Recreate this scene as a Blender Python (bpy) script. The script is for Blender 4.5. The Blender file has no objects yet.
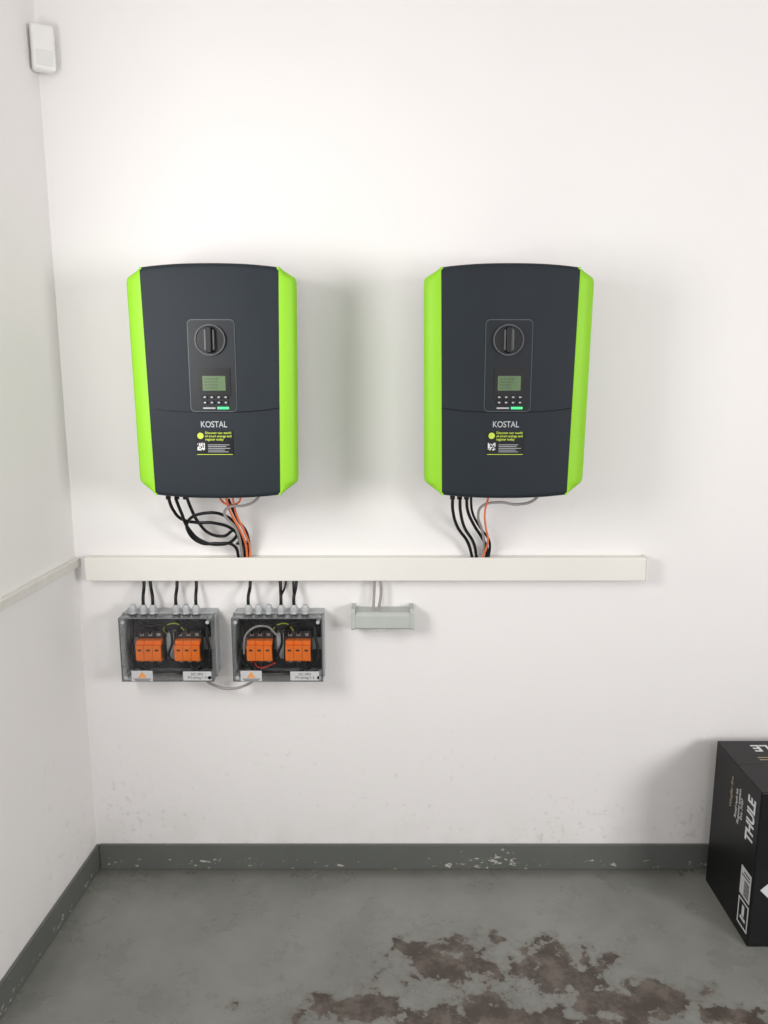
import bpy, bmesh, math, random
from mathutils import Vector, Matrix
random.seed(4)
scene = bpy.context.scene
COL = scene.collection

# ------------------------------------------------------------------ materials
def new_mat(name):
    m = bpy.data.materials.new(name); m.use_nodes = True
    nt = m.node_tree
    return m, nt, nt.nodes, nt.links, nt.nodes["Principled BSDF"]

def pmat(name, color, rough=0.5, metal=0.0, var=0.08, scale=30, bump=0.0, emit=None, estr=0, coat=0, spec=0.5):
    m, nt, N, L, b = new_mat(name)
    tc = N.new('ShaderNodeTexCoord')
    nz = N.new('ShaderNodeTexNoise'); nz.inputs['Scale'].default_value = scale
    nz.inputs['Detail'].default_value = 4
    L.new(tc.outputs['Object'], nz.inputs['Vector'])
    r = N.new('ShaderNodeValToRGB')
    c = color
    r.color_ramp.elements[0].position = 0.3; r.color_ramp.elements[1].position = 0.7
    r.color_ramp.elements[0].color = (c[0]*(1-var), c[1]*(1-var), c[2]*(1-var), 1)
    r.color_ramp.elements[1].color = (min(1,c[0]*(1+var)), min(1,c[1]*(1+var)), min(1,c[2]*(1+var)), 1)
    L.new(nz.outputs['Fac'], r.inputs['Fac'])
    L.new(r.outputs['Color'], b.inputs['Base Color'])
    b.inputs['Roughness'].default_value = rough
    b.inputs['Metallic'].default_value = metal
    b.inputs['Coat Weight'].default_value = coat
    b.inputs['Specular IOR Level'].default_value = spec
    if emit:
        b.inputs['Emission Color'].default_value = (*emit, 1)
        b.inputs['Emission Strength'].default_value = estr
    if bump:
        bp = N.new('ShaderNodeBump'); bp.inputs['Strength'].default_value = bump
        bp.inputs['Distance'].default_value = 0.002
        n2 = N.new('ShaderNodeTexNoise'); n2.inputs['Scale'].default_value = scale*8
        L.new(tc.outputs['Object'], n2.inputs['Vector'])
        L.new(n2.outputs['Fac'], bp.inputs['Height'])
        L.new(bp.outputs['Normal'], b.inputs['Normal'])
    return m

def mth(nt, op, a, b=None, c=None, clamp=False):
    n = nt.nodes.new('ShaderNodeMath'); n.operation = op; n.use_clamp = clamp
    for i, v in enumerate((a, b, c)):
        if v is None: continue
        if isinstance(v, (int, float)): n.inputs[i].default_value = v
        else: nt.links.new(v, n.inputs[i])
    return n.outputs[0]

def noise(nt, vec, scale, detail=4, rough=0.5):
    n = nt.nodes.new('ShaderNodeTexNoise')
    n.inputs['Scale'].default_value = scale; n.inputs['Detail'].default_value = detail
    n.inputs['Roughness'].default_value = rough
    nt.links.new(vec, n.inputs['Vector'])
    return n.outputs['Fac']

def mixc(nt, fac, a, b):
    n = nt.nodes.new('ShaderNodeMix'); n.data_type = 'RGBA'
    nt.links.new(fac, n.inputs[0]) if not isinstance(fac, (int, float)) else setattr(n.inputs[0], 'default_value', fac)
    for i, v in ((6, a), (7, b)):
        if isinstance(v, tuple): n.inputs[i].default_value = (*v, 1)
        else: nt.links.new(v, n.inputs[i])
    return n.outputs[2]

def smooth(nt, v, lo, hi):
    n = nt.nodes.new('ShaderNodeMapRange'); n.interpolation_type = 'SMOOTHSTEP'
    nt.links.new(v, n.inputs[0]); n.inputs[1].default_value = lo; n.inputs[2].default_value = hi
    return n.outputs[0]

def wall_mat(name, base):
    m, nt, N, L, b = new_mat(name)
    geo = N.new('ShaderNodeNewGeometry'); P = geo.outputs['Position']
    sep = N.new('ShaderNodeSeparateXYZ'); L.new(P, sep.inputs[0])
    big = noise(nt, P, 1.8, 3)
    col = mixc(nt, big, tuple(c*0.95 for c in base), base)
    # scuffs, mostly low on the wall
    sc = noise(nt, P, 42, 6, 0.65)
    sc2 = noise(nt, P, 3.5, 2)
    low = smooth(nt, mth(nt, 'SUBTRACT', 0.62, sep.outputs['Z']), 0.0, 0.5)
    scm = smooth(nt, mth(nt, 'ADD', sc, mth(nt, 'MULTIPLY', mth(nt, 'SUBTRACT', sc2, 0.5), 0.35)), 0.59, 0.70)
    fac = mth(nt, 'MULTIPLY', mth(nt, 'MULTIPLY', scm, mth(nt, 'ADD', mth(nt, 'MULTIPLY', low, 0.9), 0.04)), 0.30)
    col = mixc(nt, fac, col, (0.42, 0.40, 0.38))
    # grime just above the skirting
    g = smooth(nt, mth(nt, 'SUBTRACT', 0.24, sep.outputs['Z']), 0.0, 0.16)
    gm = mth(nt, 'MULTIPLY', mth(nt, 'MULTIPLY', g, smooth(nt, noise(nt, P, 9, 6, 0.6), 0.35, 0.7)), 0.22)
    col = mixc(nt, gm, col, (0.58, 0.56, 0.52))
    L.new(col, b.inputs['Base Color'])
    b.inputs['Roughness'].default_value = 0.75
    b.inputs['Specular IOR Level'].default_value = 0.25
    bp = N.new('ShaderNodeBump'); bp.inputs['Strength'].default_value = 0.25; bp.inputs['Distance'].default_value = 0.003
    h = mth(nt, 'ADD', noise(nt, P, 14, 5), mth(nt, 'MULTIPLY', noise(nt, P, 120, 3), 0.25))
    L.new(h, bp.inputs['Height']); L.new(bp.outputs['Normal'], b.inputs['Normal'])
    return m

def floor_mat():
    m, nt, N, L, b = new_mat('painted_concrete')
    geo = N.new('ShaderNodeNewGeometry'); P = geo.outputs['Position']
    sep = N.new('ShaderNodeSeparateXYZ'); L.new(P, sep.inputs[0])
    X, Y = sep.outputs['X'], sep.outputs['Y']
    blobs = [(0.17,-0.375,0.15,0.078),(0.10,-0.33,0.07,0.03),(0.44,-0.415,0.13,0.09),(0.60,-0.50,0.17,0.07),
             (-0.04,-0.53,0.15,0.05),(0.27,-0.57,0.34,0.07),(0.80,-0.54,0.08,0.035),(0.4,-0.75,0.6,0.19),
             (0.36,-0.33,0.03,0.03),(0.57,-0.36,0.022,0.018),(0.30,-0.30,0.02,0.012)]
    f = None
    for cx, cy, rx, ry in blobs:
        dx = mth(nt, 'DIVIDE', mth(nt, 'SUBTRACT', X, cx), rx)
        dy = mth(nt, 'DIVIDE', mth(nt, 'SUBTRACT', Y, cy), ry)
        d = mth(nt, 'SUBTRACT', 1.0, mth(nt, 'SQRT', mth(nt, 'ADD', mth(nt, 'MULTIPLY', dx, dx), mth(nt, 'MULTIPLY', dy, dy))))
        f = d if f is None else mth(nt, 'MAXIMUM', f, d)
    f = mth(nt, 'MAXIMUM', f, -1.2)
    n1 = noise(nt, P, 13, 6, 0.55)
    n2 = noise(nt, P, 38, 6, 0.65)
    ff = mth(nt, 'ADD', f, mth(nt, 'ADD', mth(nt, 'MULTIPLY', mth(nt, 'SUBTRACT', n1, 0.5), 3.8), mth(nt, 'MULTIPLY', mth(nt, 'SUBTRACT', n2, 0.5), 2.4)))
    mask = smooth(nt, ff, 0.02, 0.26)
    edge = mth(nt, 'MULTIPLY', mth(nt, 'SUBTRACT', smooth(nt, ff, -0.45, 0.02), mask), 0.30)
    big = noise(nt, P, 3.0, 5)
    med = noise(nt, P, 7.0, 6, 0.6)
    bm_ = smooth(nt, mth(nt, 'ADD', mth(nt, 'MULTIPLY', big, 0.6), mth(nt, 'MULTIPLY', med, 0.4)), 0.36, 0.64)
    paint = mixc(nt, bm_, (0.178, 0.182, 0.165), (0.240, 0.243, 0.222))
    paint = mixc(nt, mth(nt, 'MULTIPLY', smooth(nt, noise(nt, P, 22, 8, 0.7), 0.52, 0.75), 0.22), paint, (0.32, 0.32, 0.295))
    paint = mixc(nt, mth(nt, 'MULTIPLY', smooth(nt, noise(nt, P, 15, 6, 0.65), 0.56, 0.72), 0.20), paint, (0.13, 0.125, 0.11))
    cn = mth(nt, 'ADD', mth(nt, 'MULTIPLY', noise(nt, P, 18, 4, 0.5), 0.7), mth(nt, 'MULTIPLY', noise(nt, P, 90, 6, 0.6), 0.3))
    conc = mixc(nt, smooth(nt, cn, 0.40, 0.66), (0.060, 0.045, 0.036), (0.140, 0.117, 0.098))
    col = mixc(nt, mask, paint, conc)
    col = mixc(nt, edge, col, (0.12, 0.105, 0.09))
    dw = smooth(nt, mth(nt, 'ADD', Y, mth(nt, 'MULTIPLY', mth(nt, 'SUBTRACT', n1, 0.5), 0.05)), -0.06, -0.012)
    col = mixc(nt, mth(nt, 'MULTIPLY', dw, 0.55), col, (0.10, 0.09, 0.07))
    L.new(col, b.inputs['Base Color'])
    rg = mth(nt, 'ADD', mth(nt, 'MULTIPLY', mask, 0.20), mth(nt, 'ADD', 0.18, mth(nt, 'MULTIPLY', med, 0.22)))
    L.new(rg, b.inputs['Roughness'])
    bp = N.new('ShaderNodeBump'); bp.inputs['Strength'].default_value = 0.12; bp.inputs['Distance'].default_value = 0.002
    h = mth(nt, 'SUBTRACT', mth(nt, 'MULTIPLY', n1, 0.6), mth(nt, 'MULTIPLY', mask, 0.1))
    L.new(h, bp.inputs['Height']); L.new(bp.outputs['Normal'], b.inputs['Normal'])
    return m

def base_mat():
    m, nt, N, L, b = new_mat('skirting_paint')
    geo = N.new('ShaderNodeNewGeometry'); P = geo.outputs['Position']
    sep = N.new('ShaderNodeSeparateXYZ'); L.new(P, sep.inputs[0])
    col = mixc(nt, noise(nt, P, 6, 5), (0.098, 0.106, 0.097), (0.143, 0.152, 0.140))
    mp = N.new('ShaderNodeMapping'); mp.inputs['Scale'].default_value = (0.45, 0.45, 1.0)
    L.new(P, mp.inputs['Vector'])
    chip = noise(nt, mp.outputs[0], 95, 5, 0.62)
    zz = mth(nt, 'ABSOLUTE', mth(nt, 'SUBTRACT', sep.outputs['Z'], 0.018))
    band = mth(nt, 'SUBTRACT', 1.0, smooth(nt, zz, 0.0, 0.04))
    cl = noise(nt, P, 4.5, 3)
    v = mth(nt, 'ADD', chip, mth(nt, 'ADD', mth(nt, 'MULTIPLY', band, 0.13), mth(nt, 'MULTIPLY', mth(nt, 'SUBTRACT', cl, 0.5), 0.42)))
    col = mixc(nt, smooth(nt, v, 0.745, 0.765), col, (0.50, 0.48, 0.43))
    L.new(col, b.inputs['Base Color']); b.inputs['Roughness'].default_value = 0.4
    return m

M_wall = wall_mat('white_plaster', (0.86, 0.840, 0.828))
M_wall_far = pmat('low_bounce_plaster', (0.36, 0.352, 0.345), 0.9, var=0.05, scale=3)  # unseen right wall, darkened so less light bounces back
M_ceil = pmat('ceiling_grey', (0.62, 0.605, 0.60), 0.9, var=0.02, scale=3)  # unseen ceiling greyed down as well, to limit bounce light
M_floor = floor_mat()
M_base = base_mat()
M_dark = pmat('anthracite_plastic', (0.0155, 0.0215, 0.028), 0.58, var=0.05, scale=8, bump=0.05, spec=0.25)
M_rear = pmat('rear_housing', (0.03, 0.032, 0.035), 0.5, var=0.05)
M_panel = pmat('panel_black', (0.010, 0.0135, 0.018), 0.4, var=0.05, spec=0.3)
M_rim = pmat('panel_rim', (0.07, 0.085, 0.095), 0.4, var=0.05)
M_black = pmat('black_plastic', (0.005, 0.005, 0.006), 0.3, var=0.1, spec=0.35)
M_knobhi = pmat('knob_grey', (0.06, 0.066, 0.073), 0.28, var=0.05)
M_knobglint = pmat('knob_highlight', (0.11, 0.12, 0.13), 0.3, var=0.05)  # lighter grey standing in for highlights on the knob
M_green = pmat('lime_plastic', (0.27, 0.60, 0.028), 0.5, var=0.02, scale=5, spec=0.25)
M_lcd = pmat('lcd_glass', (0.085, 0.15, 0.060), 0.3, var=0.08)
M_lcdtxt = pmat('lcd_segments', (0.03, 0.05, 0.03), 0.4)
M_btn = pmat('button_grey', (0.36, 0.38, 0.40), 0.4)
M_ledg = pmat('led_green', (0.05, 0.6, 0.15), 0.3, emit=(0.05, 1.0, 0.25), estr=1.0)
M_ledw = pmat('led_white', (0.40, 0.42, 0.43), 0.3)
M_logo = pmat('print_white', (0.70, 0.71, 0.72), 0.4, var=0.02)
M_logog = pmat('logo_silver', (0.42, 0.44, 0.46), 0.4, var=0.03)
M_yel = pmat('print_yellow', (0.50, 0.64, 0.05), 0.45)
M_alu = pmat('cast_aluminium', (0.16, 0.17, 0.18), 0.45, metal=0.6)
M_trunk = pmat('pvc_white', (0.80, 0.785, 0.735), 0.38, var=0.015, scale=4)
M_trunk2 = pmat('pvc_white_aged', (0.70, 0.685, 0.645), 0.4, var=0.03)
M_cable = pmat('black_rubber', (0.006, 0.006, 0.008), 0.42, spec=0.35)
M_orange_c = pmat('orange_sheath', (0.85, 0.20, 0.07), 0.45)
M_grey_c = pmat('grey_sheath', (0.33, 0.31, 0.30), 0.5)
M_grey = pmat('light_grey_pc', (0.42, 0.44, 0.44), 0.42, var=0.03)
M_greyb = pmat('bar_cover_grey', (0.47, 0.50, 0.47), 0.45, var=0.02)
M_tray = pmat('tray_inner', (0.03, 0.032, 0.036), 0.5)
M_gland = pmat('gland_grey', (0.46, 0.48, 0.49), 0.4)
M_spd = pmat('arrester_orange', (0.95, 0.20, 0.015), 0.45, var=0.03)
M_spdd = pmat('arrester_base', (0.025, 0.023, 0.023), 0.45)
M_rail = pmat('din_rail_zinc', (0.5, 0.5, 0.48), 0.3, metal=0.9)
M_red = pmat('red_insulation', (0.45, 0.03, 0.02), 0.4)
M_yg = pmat('earth_wire', (0.36, 0.40, 0.03), 0.4)
M_label = pmat('label_white', (0.55, 0.55, 0.56), 0.5, var=0.02)
M_warn = pmat('warning_orange', (0.75, 0.33, 0.10), 0.5)
M_ink = pmat('ink_dark', (0.03, 0.03, 0.03), 0.5)
M_sensor = pmat('sensor_white', (0.80, 0.79, 0.77), 0.35, var=0.01)
M_lens = pmat('sensor_lens', (0.74, 0.74, 0.73), 0.25, var=0.02)
M_carton = pmat('carton_black', (0.005, 0.005, 0.006), 0.4, var=0.15, scale=14, spec=0.3)
M_goldtxt = pmat('print_gold', (0.40, 0.34, 0.20), 0.5)
M_frame = pmat('window_pvc', (0.8, 0.8, 0.8), 0.4)

def clear_mat():
    m = bpy.data.materials.new('clear_polycarbonate'); m.use_nodes = True
    nt = m.node_tree; N = nt.nodes; L = nt.links
    for n in list(N): N.remove(n)
    out = N.new('ShaderNodeOutputMaterial')
    tr = N.new('ShaderNodeBsdfTransparent'); tr.inputs[0].default_value = (0.93, 0.935, 0.94, 1)
    gl = N.new('ShaderNodeBsdfGlossy'); gl.inputs['Roughness'].default_value = 0.06
    gl.inputs[0].default_value = (0.9, 0.9, 0.9, 1)
    lw = N.new('ShaderNodeLayerWeight'); lw.inputs[0].default_value = 0.2
    tc = N.new('ShaderNodeTexCoord')
    nz = noise(nt, tc.outputs['Object'], 18, 3)
    f = mth(nt, 'ADD', mth(nt, 'MULTIPLY', lw.outputs['Fresnel'], 0.6), mth(nt, 'MULTIPLY', nz, 0.03))
    mx = N.new('ShaderNodeMixShader')
    L.new(f, mx.inputs[0]); L.new(tr.outputs[0], mx.inputs[1]); L.new(gl.outputs[0], mx.inputs[2])
    L.new(mx.outputs[0], out.inputs[0])
    return m
M_clear = clear_mat()

# ------------------------------------------------------------------ helpers
class Grp:
    def __init__(self, name, o):
        self.e = bpy.data.objects.new(name, None); self.e.location = o
        self.e.empty_display_size = 0.05
        self.o = Vector(o); COL.objects.link(self.e)

def finish(name, bm, mat, g=None, smooth_=False, bevel=0, seg=2, mats=None, angle=40):
    if g:
        bmesh.ops.translate(bm, verts=bm.verts, vec=-g.o)
    bmesh.ops.recalc_face_normals(bm, faces=bm.faces)
    me = bpy.data.meshes.new(name); bm.to_mesh(me); bm.free()
    for mm in (mats or [mat]): me.materials.append(mm)
    ob = bpy.data.objects.new(name, me); COL.objects.link(ob)
    if g: ob.parent = g.e
    if smooth_:
        for p in me.polygons: p.use_smooth = True
        try: me.set_sharp_from_angle(angle=math.radians(angle))
        except Exception: pass
    if bevel:
        md = ob.modifiers.new('bevel', 'BEVEL'); md.width = bevel; md.segments = seg
        md.limit_method = 'ANGLE'; md.angle_limit = math.radians(35)
    return ob

def add_box(bm, x0, x1, y0, y1, z0, z1, mi=0):
    vs = [bm.verts.new((x, y, z)) for x in (x0, x1) for y in (y0, y1) for z in (z0, z1)]
    for q in ((0,1,3,2),(4,6,7,5),(0,4,5,1),(2,3,7,6),(0,2,6,4),(1,5,7,3)):
        f = bm.faces.new([vs[i] for i in q]); f.material_index = mi
    return vs

def box(name, x0, x1, y0, y1, z0, z1, mat, g=None, bevel=0, seg=2):
    bm = bmesh.new(); add_box(bm, x0, x1, y0, y1, z0, z1)
    return finish(name, bm, mat, g, bevel=bevel, seg=seg)

def boxes(name, lst, mat, g=None, bevel=0):
    bm = bmesh.new()
    for b in lst: add_box(bm, *b)
    return finish(name, bm, mat, g, bevel=bevel)

def prism_xz(name, pts, y0, y1, mat, g=None, bevel=0, smooth_=False):
    bm = bmesh.new()
    a = [bm.verts.new((x, y0, z)) for x, z in pts]; b = [bm.verts.new((x, y1, z)) for x, z in pts]
    bm.faces.new(a); bm.faces.new(b)
    n = len(pts)
    for i in range(n): bm.faces.new((a[i], a[(i+1) % n], b[(i+1) % n], b[i]))
    return finish(name, bm, mat, g, bevel=bevel, smooth_=smooth_)

def rrect(cx, cz, w, h, r, n=6):
    pts = []
    for sx, sz, a0 in ((1,1,0),(-1,1,90),(-1,-1,180),(1,-1,270)):
        for i in range(n+1):
            a = math.radians(a0 + 90*i/n)
            pts.append((cx + sx*(w/2-r) + r*math.cos(a), cz + sz*(h/2-r) + r*math.sin(a)))
    return pts

def plate(name, cx, cz, w, h, r, y0, y1, mat, g, bevel=0):
    return prism_xz(name, rrect(cx, cz, w, h, r), y0, y1, mat, g, bevel=bevel)

def disc(name, cx, cz, r, y0, y1, mat, g, bevel=0, n=40):
    return prism_xz(name, [(cx + r*math.cos(2*math.pi*i/n), cz + r*math.sin(2*math.pi*i/n)) for i in range(n)], y0, y1, mat, g, bevel=bevel)

def ring(name, cx, cz, r0, r1, y0, y1, mat, g, n=48):
    bm = bmesh.new(); V = []
    for i in range(n):
        a = 2*math.pi*i/n; c, s = math.cos(a), math.sin(a)
        V.append([bm.verts.new((cx+r*c, y, cz+r*s)) for r, y in ((r0, y0), (r0, y1), (r1, y1), (r1, y0))])
    for i in range(n):
        for k in range(4):
            bm.faces.new((V[i][k], V[(i+1) % n][k], V[(i+1) % n][(k+1) % 4], V[i][(k+1) % 4]))
    return finish(name, bm, mat, g, smooth_=True)

def cyl_z(bm, cx, cy, r, z0, z1, n=20, r2=None):
    r2 = r if r2 is None else r2
    a = [bm.verts.new((cx + r*math.cos(2*math.pi*i/n), cy + r*math.sin(2*math.pi*i/n), z0)) for i in range(n)]
    b = [bm.verts.new((cx + r2*math.cos(2*math.pi*i/n), cy + r2*math.sin(2*math.pi*i/n), z1)) for i in range(n)]
    bm.faces.new(a); bm.faces.new(b)
    for i in range(n): bm.faces.new((a[i], a[(i+1) % n], b[(i+1) % n], b[i]))

def cable(name, pts, r, mat, g):
    cu = bpy.data.curves.new(name, 'CURVE'); cu.dimensions = '3D'
    cu.bevel_depth = r; cu.bevel_resolution = 4; cu.use_fill_caps = True; cu.resolution_u = 10
    sp = cu.splines.new('BEZIER'); sp.bezier_points.add(len(pts)-1)
    for bp, p in zip(sp.bezier_points, pts):
        bp.co = Vector(p) - (g.o if g else Vector()); bp.handle_left_type = bp.handle_right_type = 'AUTO'
    ob = bpy.data.objects.new(name, cu); cu.materials.append(mat); COL.objects.link(ob)
    if g: ob.parent = g.e
    return ob

def text(name, body, loc, size, mat, g, rot=(math.pi/2, 0, 0), ext=0.0003, ax='CENTER', shear=0, sx=1.0, off=0.0):
    cu = bpy.data.curves.new(name, 'FONT'); cu.body = body; cu.size = size; cu.extrude = ext
    cu.align_x = ax; cu.align_y = 'CENTER'; cu.shear = shear; cu.offset = off
    ob = bpy.data.objects.new(name, cu); cu.materials.append(mat); COL.objects.link(ob)
    ob.location = Vector(loc) - (g.o if g else Vector()); ob.rotation_euler = rot; ob.scale = (sx, 1, 1)
    if g: ob.parent = g.e
    return ob

# ------------------------------------------------------------------ room
RX = 2.4; CEIL = 2.75; BACK = -5.0
K = 0.0658                      # left wall is slightly out of square
def LW(s): return -0.857 - K*s
box('wall_back', -1.6, RX+0.2, 0.0, 0.2, -0.1, CEIL+0.1, M_wall)
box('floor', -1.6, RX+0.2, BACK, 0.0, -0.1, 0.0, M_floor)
box('ceiling', -1.6, RX+0.2, BACK, 0.0, CEIL, CEIL+0.1, M_ceil)

def lw_prism(bm, s0, s1, z0, z1, t0=0.0, t1=-0.2):
    pts = [(LW(s0)+t0, -s0), (LW(s1)+t0, -s1), (LW(s1)+t1, -s1), (LW(s0)+t1, -s0)]
    a = [bm.verts.new((x, y, z0)) for x, y in pts]; b = [bm.verts.new((x, y, z1)) for x, y in pts]
    bm.faces.new(a); bm.faces.new(b)
    for i in range(4): bm.faces.new((a[i], a[(i+1) % 4], b[(i+1) % 4], b[i]))
bm = bmesh.new()
WS0, WS1, WZ0, WZ1 = 0.80, 1.55, 1.1, 2.1
lw_prism(bm, 0, WS0, 0, CEIL); lw_prism(bm, WS1, -BACK, 0, CEIL)
lw_prism(bm, WS0, WS1, 0, WZ0); lw_prism(bm, WS0, WS1, WZ1, CEIL)
finish('wall_left', bm, M_wall)
bm = bmesh.new()
for a in ((WS0, WS0+0.05, WZ0, WZ1), (WS1-0.05, WS1, WZ0, WZ1), (WS0+0.05, WS1-0.05, WZ0, WZ0+0.05), (WS0+0.05, WS1-0.05, WZ1-0.05, WZ1)):
    lw_prism(bm, *a, t0=-0.10, t1=-0.16)
finish('window_1', bm, M_frame)
# right wall with a window
bm = bmesh.new()
A0, A1 = -3.3, -1.8
add_box(bm, RX, RX+0.2, A1, 0, 0, CEIL); add_box(bm, RX, RX+0.2, BACK, A0, 0, CEIL)
add_box(bm, RX, RX+0.2, A0, A1, 0, 1.0); add_box(bm, RX, RX+0.2, A0, A1, 2.25, CEIL)
finish('wall_right', bm, M_wall_far)
boxes('window_2', [(RX+.1, RX+.16, A0, A0+.05, 1, 2.25), (RX+.1, RX+.16, A1-.05, A1, 1, 2.25),
                   (RX+.1, RX+.16, A0+.05, A1-.05, 1, 1.05), (RX+.1, RX+.16, A0+.05, A1-.05, 2.2, 2.25)], M_frame)

# skirting
def skirt(name, bm_f):
    bm = bmesh.new(); bm_f(bm); return finish(name, bm, M_base, bevel=0.002)
skirt('baseboard_back', lambda bm: add_box(bm, -0.847, RX, -0.008, 0.0, 0, 0.082))
skirt('baseboard_left', lambda bm: lw_prism(bm, 0.0, 4.9, 0, 0.080, t0=0.008, t1=0.0))
# strip on left wall
bm = bmesh.new(); lw_prism(bm, 0.0, 0.78, 0.936, 0.960, t0=0.015, t1=0.0)
finish('trim_1', bm, M_trunk2, bevel=0.002)

# ------------------------------------------------------------------ cable trunking
g = Grp('cable_trunking', (-0.05, -0.02, 0.935))
box('trunking_body', -0.818, 0.716, -0.034, 0.0, 0.905, 0.966, M_trunk, g, bevel=0.0015)
box('trunking_lid', -0.818, 0.716, -0.041, -0.0335, 0.9025, 0.9685, M_trunk, g, bevel=0.003, seg=3)
box('end_cap', 0.716, 0.720, -0.042, 0.0, 0.902, 0.969, M_trunk, g, bevel=0.0015)

# ------------------------------------------------------------------ inverter
ZC = 1.442
def inverter(cx, plugs):
    g = Grp('solar_inverter', (cx, 0, ZC))
    HT, HB = 0.266, -0.268
    def hw(z): return 0.156 + 0.0045*(z/0.27)
    def ztop(c): return HT + 0.009*(1-abs(c)**2.4)
    def zbot(c): return HB - 0.008*(1-abs(c)**2.4)
    def yf(c, z, zt, zb):
        y = -0.235 - 0.004*(1-c*c)
        r = 0.010; d = min(zt-z, z-zb)
        if d < r:
            y += r*(1-math.sqrt(max(0, 1-((r-d)/r)**2)))
        return y
    # --- dark front shell
    bm = bmesh.new()
    nx = 28
    prof = [0, .003, .008, .014, .022, .05, .12, .2, .3, .4, .5, .6, .7, .8, .88, .95, .978, .986, .992, .997, 1]
    grid = []
    for i in range(nx+1):
        c = -1 + 2*i/nx; col = []
        zt, zb = ztop(c), zbot(c)
        for s in prof:
            z = zb + (zt-zb)*s
            col.append(bm.verts.new((cx + c*hw(z), yf(c, z, zt, zb), ZC+z)))
        grid.append(col)
    nz = len(prof)
    for i in range(nx):
        for j in range(nz-1):
            bm.faces.new((grid[i][j], grid[i+1][j], grid[i+1][j+1], grid[i][j+1]))
    loop = [grid[i][0] for i in range(nx+1)] + [grid[nx][j] for j in range(1, nz)] + \
           [grid[i][nz-1] for i in range(nx-1, -1, -1)] + [grid[0][j] for j in range(nz-2, 0, -1)]
    bk = [bm.verts.new((v.co.x, -0.055, v.co.z)) for v in loop]
    n = len(loop)
    for i in range(n): bm.faces.new((loop[i], loop[(i+1) % n], bk[(i+1) % n], bk[i]))
    bm.faces.new(bk)
    finish('front_cover', bm, M_dark, g, smooth_=True, angle=50)
    # --- rear housing, heat sink and wall bracket
    box('rear_housing', cx-0.170, cx+0.170, -0.165, -0.050, ZC-0.245, ZC+0.245, M_rear, g, bevel=0.006)
    lst = [(cx-0.14, cx+0.14, -0.056, -0.045, ZC-0.25, ZC+0.25)]
    for i in range(15):
        x = cx-0.13 + 0.26*i/14
        lst.append((x-0.002, x+0.002, -0.046, -0.012, ZC-0.24, ZC+0.24))
    boxes('heat_sink', lst, M_alu, g)
    boxes('wall_bracket', [(cx-0.12, cx+0.12, -0.012, 0.0, ZC+0.12, ZC+0.18), (cx-0.12, cx+0.12, -0.012, 0.0, ZC-0.18, ZC-0.14)], M_alu, g)
    # --- green side wings
    for sgn, nm in ((-1, 'side_panel_a'), (1, 'side_panel_b')):
        bm = bmesh.new(); rows = []
        OW = 0.1955
        lv = [(HB, 0.000), (HB+.003, 0.06), (-0.240, 0.88), (-0.235, 0.96), (-0.226, 1.0), (-0.1, 1.0), (0.1, 1.0), (0.230, 1.0), (0.239, 0.96), (0.244, 0.88), (HT-.003, 0.06), (HT, 0.02)]
        for z, k in lv:
            ih = hw(z); ow = ih + 0.0015 + (OW + 0.003*(z/0.27) - ih)*k
            prof2 = [(ih-0.004, -0.2335), (ih+0.0005, -0.2345), (ih+(ow-ih)*0.4, -0.2320), (ih+(ow-ih)*0.75, -0.2265), (ih+(ow-ih)*0.93, -0.2195), (ow, -0.211), (ow-0.003*k, -0.198), (ow-0.016*k, -0.140), (ih-0.004, -0.138)]
            rows.append([bm.verts.new((cx+sgn*x, y, ZC+z)) for x, y in prof2])
        for a, b in zip(rows, rows[1:]):
            m = len(a)
            for i in range(m):
                bm.faces.new((a[i], a[(i+1) % m], b[(i+1) % m], b[i]))
        bm.faces.new(rows[0]); bm.faces.new(rows[-1])
        finish(nm, bm, M_green, g, smooth_=True, angle=35)
    # --- seam of lower connection cover
    pts = []
    for i in range(-8, 9):
        c = i/8; z = -0.067 + 0.010*abs(c)**3
        pts.append((cx + c*hw(z)*0.995, -0.2352 - 0.004*(1-c*c), ZC+z))
    cable('cover_seam', pts, 0.0011, M_black, g)
    # --- control panel
    pz = ZC + 0.041
    plate('panel_rim', cx, pz, 0.111, 0.214, 0.011, -0.2402, -0.234, M_rim, g)
    plate('control_panel', cx, pz, 0.1075, 0.2105, 0.0095, -0.2410, -0.2345, M_panel, g)
    kz = ZC + 0.101
    ring('knob_ring', cx-0.002, kz, 0.0330, 0.0360, -0.2480, -0.240, M_knobhi, g)
    disc('knob_dial', cx-0.002, kz, 0.0330, -0.2450, -0.240, M_black, g)
    plate('knob_handle', cx-0.002, kz, 0.013, 0.060, 0.005, -0.264, -0.243, M_black, g, bevel=0.002)
    plate('knob_glint_a', cx-0.0115, kz, 0.0035, 0.046, 0.001, -0.256, -0.243, M_knobglint, g)  # pale bars either side of the handle imitate its highlights
    plate('knob_glint_b', cx+0.0075, kz, 0.0035, 0.046, 0.001, -0.256, -0.243, M_knobglint, g)
    plate('display_bezel', cx+0.005, ZC+0.003, 0.074, 0.068, 0.003, -0.2425, -0.240, M_black, g)
    plate('lcd_screen', cx+0.003, ZC+0.001, 0.054, 0.034, 0.001, -0.2430, -0.2405, M_lcd, g)
    lst = []
    for r in range(4):
        x = cx-0.019
        for k in range(5):
            w = random.choice((0.004, 0.006, 0.003)); lst.append((x, x+w, -0.2433, -0.2425, ZC+0.010-r*0.007, ZC+0.0122-r*0.007)); x += w+0.002
    boxes('lcd_readout', lst, M_lcdtxt, g)
    lst = []; l2 = []
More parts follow.
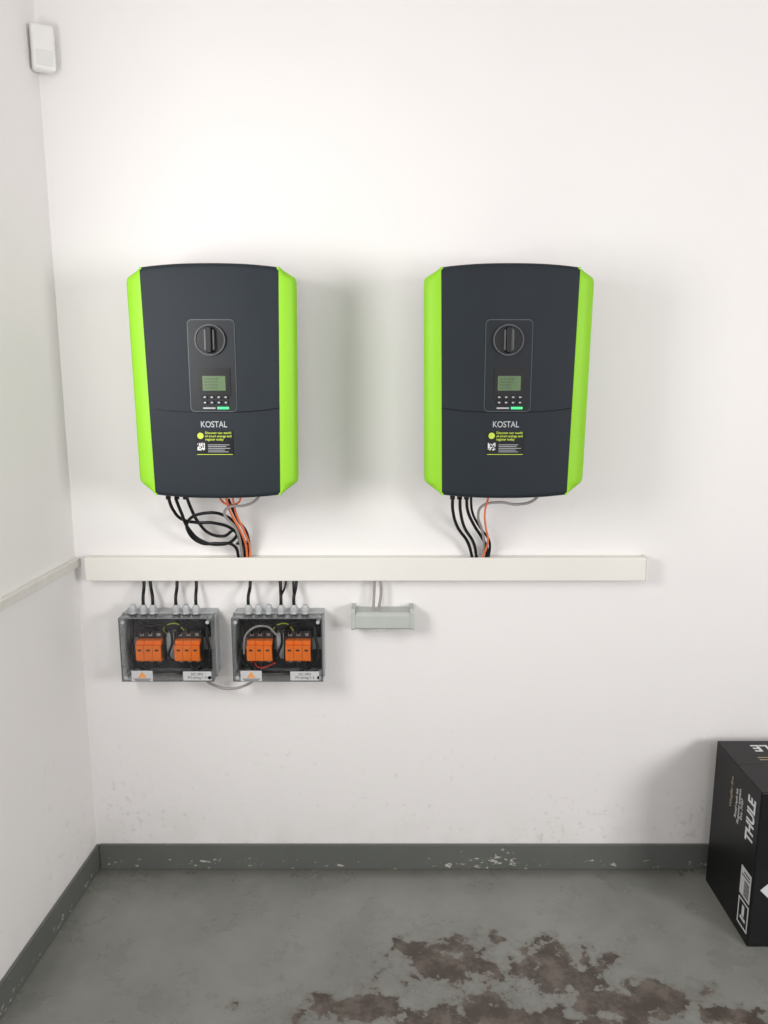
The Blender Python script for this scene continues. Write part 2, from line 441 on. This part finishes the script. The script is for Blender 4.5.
    for r in range(2):
        for k in range(4):
            x = cx-0.020 + k*0.0165; z = ZC-0.0315-r*0.0125
            lst.append((x-0.0062, x+0.0062, -0.2440, -0.240, z-0.0042, z+0.0042))
            l2.append((x-0.0026, x+0.0026, -0.2443, -0.2438, z-0.0018, z+0.0018))
    boxes('button_pad', lst, M_black, g, bevel=0.0008)
    boxes('button_icon', l2, M_btn, g)
    box('status_led_white', cx-0.025, cx+0.004, -0.2425, -0.240, ZC-0.0590, ZC-0.0555, M_ledw, g)
    box('status_led_green', cx+0.009, cx+0.036, -0.2428, -0.240, ZC-0.0595, ZC-0.0545, M_ledg, g)
    # --- print
    text('logo_print', 'KOSTAL', (cx-0.002, -0.2396, ZC-0.0965), 0.0205, M_logog, g, sx=0.84, off=0.0002)
    lx, lz = cx-0.002, ZC-0.140
    plate('info_label', lx, lz, 0.090, 0.060, 0.001, -0.2398, -0.236, M_black, g)
    text('label_head', 'Discover our world\nof smart energy and\nregister today', (lx-0.022, -0.2400, lz+0.016), 0.0078, M_yel, g, ax='LEFT', off=0.0001)
    lst = []
    for r in range(5):
        lst.append((lx-0.016, lx+random.uniform(0.024, 0.038), -0.2403, -0.2396, lz-0.0055-r*0.0042, lz-0.004-r*0.0042))
    boxes('label_lines', lst, M_btn, g)
    box('label_rule', lx-0.043, lx+0.043, -0.2403, -0.2396, lz-0.0285, lz-0.0272, M_yel, g)
    disc('label_badge', lx-0.033, lz+0.017, 0.0075, -0.2403, -0.2396, M_yel, g, n=24)
    lst = [(lx-0.0415+i*0.002, lx-0.0395+i*0.002, -0.2403, -0.2396, lz-0.018+j*0.002, lz-0.016+j*0.002) for i in range(9) for j in range(9) if random.random() < 0.6]
    boxes('label_code', lst, M_logo, g)
    # --- plugs under the unit
    bm = bmesh.new()
    for dx in plugs: cyl_z(bm, cx+dx, -0.13, 0.0065, ZC-0.296, ZC-0.240, 16)
    for dx in (0.0, 0.02, 0.09): cyl_z(bm, cx+dx, -0.13, 0.008, ZC-0.287, ZC-0.240, 16)
    finish('cable_glands', bm, M_black, g, smooth_=True)
    return g
inverter(-0.404, (-0.150, -0.128, -0.106))
inverter(0.2925, (-0.1165, -0.0985, -0.0805))

# ------------------------------------------------------------------ cables from inverters into trunking
def yy(z): # depth following from unit down to trunking
    t = max(0, min(1, (z-0.97)/(1.15-0.97))); return -0.018 - 0.112*t**1.2
def cab(name, pts, r, mat, g, dy=0.0):
    cable(name, [(x, yy(z)+dy*max(0, min(1, (z-0.97)/0.05)), z) for x, z in pts], r, mat, g)
g = Grp('inverter_cable_bundle', (-0.42, -0.06, 1.06))
cab('dc_cable_a', [(-.554,1.15),(-.551,1.115),(-.535,1.085),(-.50,1.074),(-.45,1.072),(-.405,1.052),(-.390,1.01),(-.390,.955)], .0042, M_cable, g)
cab('dc_cable_b', [(-.532,1.15),(-.528,1.11),(-.518,1.055),(-.49,1.018),(-.45,1.006),(-.405,1.022),(-.392,1.065),(-.42,1.100),(-.47,1.105),(-.512,1.085),(-.522,1.05),(-.495,1.012),(-.45,1.010),(-.410,1.005),(-.398,.955)], .0042, M_cable, g, -.012)
cab('dc_cable_c', [(-.510,1.15),(-.507,1.12),(-.495,1.07),(-.47,1.035),(-.435,1.028),(-.40,1.045),(-.388,1.02),(-.382,1.0),(-.382,.955)], .0042, M_cable, g, .012)
cab('dc_cable_d', [(-.405,1.14),(-.392,1.08),(-.372,1.03),(-.374,.955)], .0038, M_cable, g, .02)
cab('orange_cable_a', [(-.404,1.16),(-.398,1.11),(-.384,1.06),(-.374,1.01),(-.376,.955)], .0030, M_orange_c, g, -.018)
cab('orange_cable_b', [(-.388,1.16),(-.385,1.10),(-.373,1.05),(-.366,1.0),(-.369,.955)], .0028, M_orange_c, g, -.01)
cab('orange_cable_c', [(-.425,1.16),(-.418,1.14),(-.40,1.128),(-.378,1.134),(-.368,1.15),(-.366,1.165)], .0026, M_orange_c, g, 0)
cab('grey_cable', [(-.312,1.165),(-.325,1.148),(-.355,1.132),(-.395,1.128),(-.412,1.11),(-.39,1.06),(-.388,.955)], .0035, M_grey_c, g, -.026)
bm = bmesh.new(); add_box(bm, -.401, -.366, -.047, -.018, 1.006, 1.011)
finish('cable_tie', bm, M_black, g, bevel=0.001)

g = Grp('inverter_cable_bundle', (0.26, -0.06, 1.06))
cab('dc_cable_a', [(.176,1.15),(.180,1.11),(.196,1.06),(.228,1.01),(.245,.955)], .0042, M_cable, g)
cab('dc_cable_b', [(.194,1.15),(.199,1.11),(.214,1.06),(.243,1.01),(.256,.955)], .0042, M_cable, g, -.01)
cab('dc_cable_c', [(.212,1.15),(.219,1.11),(.240,1.065),(.268,1.02),(.282,.99),(.280,.955)], .0042, M_cable, g)
cab('dc_cable_d', [(.224,1.16),(.234,1.10),(.262,1.05),(.288,1.01),(.287,.955)], .0034, M_cable, g, .012)
cab('orange_cable', [(.268,1.16),(.262,1.11),(.270,1.06),(.280,1.02),(.268,.955)], .0026, M_orange_c, g, -.015)
cab('grey_cable', [(.398,1.165),(.385,1.145),(.345,1.132),(.295,1.138),(.255,1.128),(.246,1.10),(.262,1.05),(.272,1.0),(.271,.955)], .0035, M_grey_c, g, -.01)

# ------------------------------------------------------------------ surge protection boxes
def junction_box(x0, x1, glands, cables_up, labels, flip):
    z0, z1 = 0.632, 0.814; yb = 0.0; ym = -0.045; yfr = -0.092
    cx = (x0+x1)/2
    g = Grp('surge_protection_box', (cx, 0, (z0+z1)/2))
    w = 0.004
    boxes('base_tray', [(x0, x1, -w, yb, z0, z1), (x0, x0+w, ym, -w, z0, z1), (x1-w, x1, ym, -w, z0, z1),
                        (x0+w, x1-w, ym, -w, z0, z0+w), (x0+w, x1-w, ym, -w, z1-w, z1)], M_grey, g, bevel=0.0012)
    box('mounting_plate', x0+0.006, x1-0.006, -0.008, -0.0042, z0+0.006, z1-0.006, M_tray, g)
    # clear lid (shell)
    bm = bmesh.new()
    t = 0.0025
    add_box(bm, x0+.0005, x1-.0005, yfr, yfr+t, z0+.0005, z1-.0005)
    add_box(bm, x0+.0005, x0+t, yfr+t, ym, z0+.0005, z1-.0005); add_box(bm, x1-t, x1-.0005, yfr+t, ym, z0+.0005, z1-.0005)
    add_box(bm, x0+t, x1-t, yfr+t, ym, z0+.0005, z0+t); add_box(bm, x0+t, x1-t, yfr+t, ym, z1-t, z1-.0005)
    finish('clear_lid', bm, M_clear, g)
    bm = bmesh.new()
    yy0, yy1 = ym-0.004, ym+0.001
    add_box(bm, x0-0.0015, x1+0.0015, yy0, yy1, z1-0.002, z1+0.0015); add_box(bm, x0-0.0015, x1+0.0015, yy0, yy1, z0-0.0015, z0+0.002)
    add_box(bm, x0-0.0015, x0+0.002, yy0, yy1, z0, z1); add_box(bm, x1-0.002, x1+0.0015, yy0, yy1, z0, z1)
    finish('gasket', bm, M_grey, g)
    e = 0.0028
    boxes('lid_edge', [(x0, x1, yfr-.0006, yfr+e, z1-e, z1), (x0, x1, yfr-.0006, yfr+e, z0, z0+e),
                       (x0, x0+e, yfr-.0006, yfr+e, z0+e, z1-e), (x1-e, x1, yfr-.0006, yfr+e, z0+e, z1-e)], M_alu, g, bevel=0.0008)
    bm = bmesh.new()
    for sx in (x0+0.012, x1-0.012):
        for sz in (z0+0.012, z1-0.012):
            n = 16
            a = [bm.verts.new((sx+.005*math.cos(6.2832*i/n), yfr-.001, sz+.005*math.sin(6.2832*i/n))) for i in range(n)]
            b = [bm.verts.new((sx+.005*math.cos(6.2832*i/n), ym, sz+.005*math.sin(6.2832*i/n))) for i in range(n)]
            bm.faces.new(a); bm.faces.new(b)
            for i in range(n): bm.faces.new((a[i], a[(i+1) % n], b[(i+1) % n], b[i]))
    finish('lid_screws', bm, M_grey, g, smooth_=True)
    box('din_rail', x0+0.01, x1-0.01, -0.016, -0.009, 0.697, 0.732, M_rail, g)
    # arresters: two groups of three modules
    for gi, gx in enumerate((x0+0.036, x0+0.142)):
        lb, lo, lw_ = [], [], []
        for k in range(3):
            a = gx + k*0.0232; b = a+0.0230
            lb.append((a, b, -0.045, -0.016, 0.668, 0.760))
            lo.append((a+.0002, b-.0002, -0.074, -0.045, 0.686, 0.729))
            lo.append((a+.0002, b-.0002, -0.064, -0.045, 0.680, 0.740))
            lw_.append((a+.007, b-.007, -0.0748, -0.0738, 0.713, 0.718))
        boxes('arrester_base', lb, M_spdd, g, bevel=0.001)
        boxes('arrester_module', lo, M_spd, g, bevel=0.0010)
        boxes('arrester_window', lw_, M_ink, g)
        ls = []
        for k in range(3):
            a = gx + k*0.0232 + 0.006
            ls.append((a, a+0.010, -0.0460, -0.0445, 0.747, 0.755)); ls.append((a, a+0.010, -0.0460, -0.0445, 0.670, 0.676))
        boxes('terminal_screws', ls, M_rail, g)
    box('earth_terminal', x0+0.115, x0+0.135, -0.045, -0.016, 0.68, 0.755, M_grey, g, bevel=0.001)
    # wiring loops inside
    for i, gx in enumerate((x0+0.047, x0+0.070, x0+0.153, x0+0.176)):
        ex = glands[min(i if i < 2 else i+1, len(glands)-1)]
        cable('lead', [(ex, -0.05, z1+0.003), (ex, -0.055, z1-0.012), (gx, -0.052, z1-0.030), (gx, -0.044, 0.752)], 0.0038, M_cable, g)
    for s, gx in ((-1, x0+0.020), (1, x1-0.020)):
        cable('loop', [(gx, -0.03, 0.80), (gx - s*0.004, -0.055, 0.76), (gx+s*0.003, -0.06, 0.71), (gx-s*0.010, -0.055, 0.665), (gx-s*0.045, -0.05, 0.655), (gx-s*0.06, -0.04, 0.675)], 0.0040, M_cable, g)
    cable('loop', [(x0+0.05, -0.05, 0.674), (x0+0.055, -0.062, 0.660), (cx, -0.066, 0.650), (x1-0.05, -0.062, 0.660), (x1-0.045, -0.05, 0.674)], 0.0040, M_cable, g)
    cable('loop', [(x0+0.04, -0.03, 0.800), (x0+0.07, -0.06, 0.790), (cx, -0.066, 0.778), (cx+0.01, -0.066, 0.74), (cx-0.002, -0.06, 0.69), (cx+0.02, -0.05, 0.665)], 0.0036, M_cable, g)
    cable('loop', [(x1-0.015, -0.03, 0.74), (x1-0.022, -0.055, 0.785), (x1-0.06, -0.06, 0.795), (x1-0.10, -0.055, 0.775), (x1-0.105, -0.045, 0.75)], 0.0038, M_cable, g)
    cable('earth_lead', [(cx-0.01, -0.046, 0.752), (cx-0.012, -0.06, 0.775), (cx+0.02, -0.06, 0.788), (cx+0.04, -0.05, 0.765)], 0.0018, M_yg, g)
    if flip: cable('red_lead', [(x0+0.05, -0.05, 0.674), (x0+0.07, -0.07, 0.664), (cx-0.01, -0.06, 0.674)], 0.0022, M_red, g)
    cable('grey_lead', [(x0+0.026, -0.06, 0.70), (x0+0.040, -0.066, 0.765), (x0+0.09, -0.066, 0.782), (x0+0.118, -0.06, 0.755)], 0.0030, M_grey_c if flip else M_cable, g)
    # labels on the lid
    for kind, lx0, lx1 in labels:
        if kind == 'w':
            box('type_label', lx0, lx1, yfr-0.0010, yfr-.0002, z0+0.004, z0+0.030, M_label, g)
            text('type_text', 'DC SPD\nPV string 1-3', ((lx0+lx1)/2, yfr-0.0012, z0+0.017), 0.0098, M_ink, g, ext=0.0001)
        else:
            box('warning_label', lx0, lx1, yfr-0.0010, yfr-.0002, z0+0.002, z0+0.032, M_label, g)
            mx = (lx0+lx1)/2
            prism_xz('warning_sign', [(mx-0.012, z0+0.012), (mx+0.012, z0+0.012), (mx, z0+0.030)], yfr-0.0015, yfr-0.0009, M_warn, g)
            boxes('warning_text', [(mx-0.024, mx+0.024, yfr-0.0014, yfr-0.0009, z0+0.0075, z0+0.0092), (mx-0.020, mx+0.020, yfr-0.0014, yfr-0.0009, z0+0.0040, z0+0.0057)], M_ink, g)
    # glands
    bm = bmesh.new()
    for x in glands:
        cyl_z(bm, x, -0.05, 0.0115, z1, z1+0.005, 6)
        cyl_z(bm, x, -0.05, 0.0085, z1+0.005, z1+0.009, 20)
        cyl_z(bm, x, -0.05, 0.0105, z1+0.009, z1+0.018, 8)
        cyl_z(bm, x, -0.05, 0.0092, z1+0.018, z1+0.025, 20, 0.0065)
    finish('cable_glands', bm, M_gland, g, smooth_=True, angle=30)
    for x, dx, m, r in cables_up:
        cable('feed_cable', [(x, -0.05, z1+0.02), (x, -0.048, z1+0.045), (x+dx*0.7, -0.030, z1+0.07), (x+dx, -0.024, z1+0.105)], r, m, g)
    return g
junction_box(-0.7175, -0.465, [-.689, -.660, -.634, -.5705, -.543, -.5157],
             [(-.660, -.002, M_cable, .0045), (-.634, -.012, M_cable, .0045), (-.5705, .0, M_cable, .0045), (-.5157, -.002, M_cable, .0045)],
             [('o', -.690, -.632), ('w', -.549, -.472)], False)
junction_box(-0.413, -0.1665, [-.372, -.344, -.316, -.2825, -.247, -.216],
             [(-.372, .004, M_cable, .0045), (-.2825, -.004, M_cable, .0045), (-.247, .006, M_cable, .0045), (-.2825, .014, M_cable, .0030), (-.247, -.004, M_cable, .003)],
             [('o', -.392, -.334), ('w', -.256, -.177)], True)
g = Grp('grey_link_cable', (-0.43, -0.05, 0.62))
cable('cable', [(-.505, -.04, .634), (-.50, -.045, .620), (-.470, -.055, .604), (-.430, -.06, .598), (-.390, -.055, .604), (-.365, -.045, .618), (-.362, -.04, .634)], .0038, M_grey_c, g)

# ------------------------------------------------------------------ equipotential bar cover
g = Grp('bonding_bar_housing', (-0.004, 0, 0.795))
bm = bmesh.new()
prof = [(0.0, 0.770), (-0.050, 0.768), (-0.060, 0.774), (-0.060, 0.810), (-0.054, 0.818), (0.0, 0.818)]
xa, xb = -0.080, 0.072
a = [bm.verts.new((xa, y, z)) for y, z in prof]; b = [bm.verts.new((xb, y, z)) for y, z in prof]
bm.faces.new(a); bm.faces.new(b)
for i in range(len(prof)): bm.faces.new((a[i], a[(i+1) % 6], b[(i+1) % 6], b[i]))
finish('cover', bm, M_greyb, g, bevel=0.002)
for nm, xs in (('end_piece_a', (-0.090, -0.079)), ('end_piece_b', (0.071, 0.082))):
    bm = bmesh.new()
    prof2 = [(0.0, 0.769), (-0.051, 0.767), (-0.061, 0.773), (-0.061, 0.820), (-0.055, 0.828), (0.0, 0.828)]
    a = [bm.verts.new((xs[0], y, z)) for y, z in prof2]; b = [bm.verts.new((xs[1], y, z)) for y, z in prof2]
    bm.faces.new(a); bm.faces.new(b)
    for i in range(6): bm.faces.new((a[i], a[(i+1) % 6], b[(i+1) % 6], b[i]))
    finish(nm, bm, M_greyb, g, bevel=0.001)
cable('earth_cable_a', [(-.026, -.03, .905), (-.027, -.030, .87), (-.030, -.035, .812)], .0038, M_grey_c, g)
cable('earth_cable_b', [(-.010, -.03, .905), (-.008, -.030, .87), (-.016, -.035, .812)], .0038, M_grey_c, g)
boxes('foot_clip', [(-0.02, 0.01, -0.062, -0.059, 0.766, 0.772)], M_greyb, g)

# ------------------------------------------------------------------ motion sensor in the corner
g = Grp('motion_sensor', (-0.826, -0.036, 2.242))
def sens(name, w, d, z0, z1, off, mat, bev):
    bm = bmesh.new(); add_box(bm, -w/2, w/2, -d/2+off, d/2+off, z0, z1)
    bmesh.ops.rotate(bm, verts=bm.verts, cent=(0, 0, 0), matrix=Matrix.Rotation(math.radians(30), 3, 'Z'))
    bmesh.ops.translate(bm, verts=bm.verts, vec=(-0.829, -0.034, 2.240))
    return finish(name, bm, mat, g, bevel=bev, seg=4)
sens('housing', 0.054, 0.032, -0.052, 0.052, 0, M_sensor, 0.008)
sens('lens', 0.036, 0.005, -0.042, -0.008, -0.0155, M_lens, 0.002)
sens('bracket', 0.014, 0.022, -0.02, 0.02, 0.018, M_sensor, 0.001)

# ------------------------------------------------------------------ black carton
g = Grp('cardboard_box', (1.17, -0.192, 0.22))
bx0, bx1, by0, by1, bz = 0.942, 1.42, -0.327, -0.057, 0.440
box('carton_body', bx0, bx1, by0, by1, 0.0, bz-0.003, M_carton, g, bevel=0.003)
boxes('carton_flaps', [(bx0, bx1, by0, (by0+by1)/2-0.001, bz-0.003, bz), (bx0, bx1, (by0+by1)/2+0.001, by1, bz-0.003, bz)], M_carton, g, bevel=0.001)
def side_text(nm, body, y, z, size, mat, **k):
    X = Vector((0, 0, 1)); Nn = Vector((-1, 0, 0)); Yv = Nn.cross(X)
    R = Matrix((X, Yv, Nn)).transposed()
    return text(nm, body, (bx0-0.0006, y, z), size, mat, g, rot=R.to_euler(), **k)
side_text('brand_print', 'THULE', -0.286, 0.335, 0.056, M_logo, off=0.0016, sx=0.74)
side_text('small_print_a', 'Roof rack kit\nFixpoint system\nEvo 7107', -0.218, 0.335, 0.016, M_logo)
side_text('small_print_b', 'WingBar Evo', -0.170, 0.35, 0.017, M_goldtxt)
box('shipping_label', bx0-0.0008, bx0+0.001, -0.318, -0.262, 0.115, 0.195, M_label, g)
lst = []
z = 0.122
while z < 0.165:
    w = random.choice((0.001, 0.002)); lst.append((bx0-0.0013, bx0-0.0007, -0.312, -0.285, z, z+w)); z += w+0.0018
lst += [(bx0-0.0013, bx0-0.0007, -0.312, -0.27, 0.172, 0.176), (bx0-0.0013, bx0-0.0007, -0.312, -0.28, 0.182, 0.186)]
boxes('barcode', lst, M_ink, g)
boxes('care_icons', [(bx0-0.0008, bx0+0.001, -0.318, -0.314, 0.03, 0.105), (bx0-0.0008, bx0+0.001, -0.266, -0.262, 0.03, 0.105),
                     (bx0-0.0008, bx0+0.001, -0.314, -0.266, 0.101, 0.105), (bx0-0.0008, bx0+0.001, -0.314, -0.266, 0.03, 0.034),
                     (bx0-0.0008, bx0+0.001, -0.304, -0.276, 0.05, 0.058), (bx0-0.0008, bx0+0.001, -0.296, -0.284, 0.062, 0.092)], M_logo, g)
prism_xz('arrow_print', [(bx0+0.02, 0.165), (bx0+0.075, 0.22), (bx0+0.075, 0.19), (bx0+0.13, 0.19), (bx0+0.13, 0.14), (bx0+0.075, 0.14), (bx0+0.075, 0.11)], by0-0.0006, by0+0.0005, M_logo, g)
text('front_print', 'THULE', (bx0+0.2, by0-0.0006, 0.33), 0.09, M_logo, g)
text('top_print', 'THULE', (bx0+0.155, -0.10, bz+0.0005), 0.05, M_logo, g, rot=(0, 0, math.pi), off=0.001)
boxes('top_lines', [(bx0+0.07, bx0+0.16, -0.155, -0.152, bz, bz+0.0006), (bx0+0.07, bx0+0.14, -0.167, -0.164, bz, bz+0.0006)], M_goldtxt, g)

# ------------------------------------------------------------------ lights
def area(name, loc, target, sx, sy, power, color):
    l = bpy.data.lights.new(name, 'AREA'); l.shape = 'RECTANGLE'; l.size = sx; l.size_y = sy
    l.energy = power; l.color = color
    o = bpy.data.objects.new(name, l); COL.objects.link(o); o.location = loc
    d = Vector(target) - Vector(loc); o.rotation_euler = d.to_track_quat('-Z', 'Y').to_euler()
    return o
sm = (WS0+WS1)/2
area('window_light_left', (LW(sm)+0.02, -sm, 1.60), (LW(sm)+1.0, -sm+0.55, 1.50), 0.45, 0.60, 14, (1.0, 0.985, 0.97))
area('window_light_right', (RX-0.02, -2.5, 1.50), (-0.4, -0.6, 1.60), 0.9, 0.9, 50, (1.0, 0.98, 0.975))
area('rear_fill_light', (0.8, -4.9, 1.6), (0.2, 0, 1.5), 2.2, 1.8, 16, (1.0, 0.98, 0.97))  # soft fill added behind the camera; no door is modelled

w = bpy.data.worlds.new('World'); scene.world = w; w.use_nodes = True
bg = w.node_tree.nodes['Background']; bg.inputs[0].default_value = (0.99, 0.98, 1.0, 1); bg.inputs[1].default_value = 0.6

# ------------------------------------------------------------------ camera
cam = bpy.data.cameras.new('camera'); co = bpy.data.objects.new('camera', cam); COL.objects.link(co)
cam.sensor_fit = 'HORIZONTAL'; cam.sensor_width = 36; cam.lens = 790/768*36
cam.clip_start = 0.05
co.location = (0, -2.13, 1.494); co.rotation_euler = (math.radians(90-10.8), 0, 0)
scene.camera = co
scene.view_settings.view_transform = 'Standard'
scene.view_settings.look = 'None'
scene.view_settings.exposure = 0.0
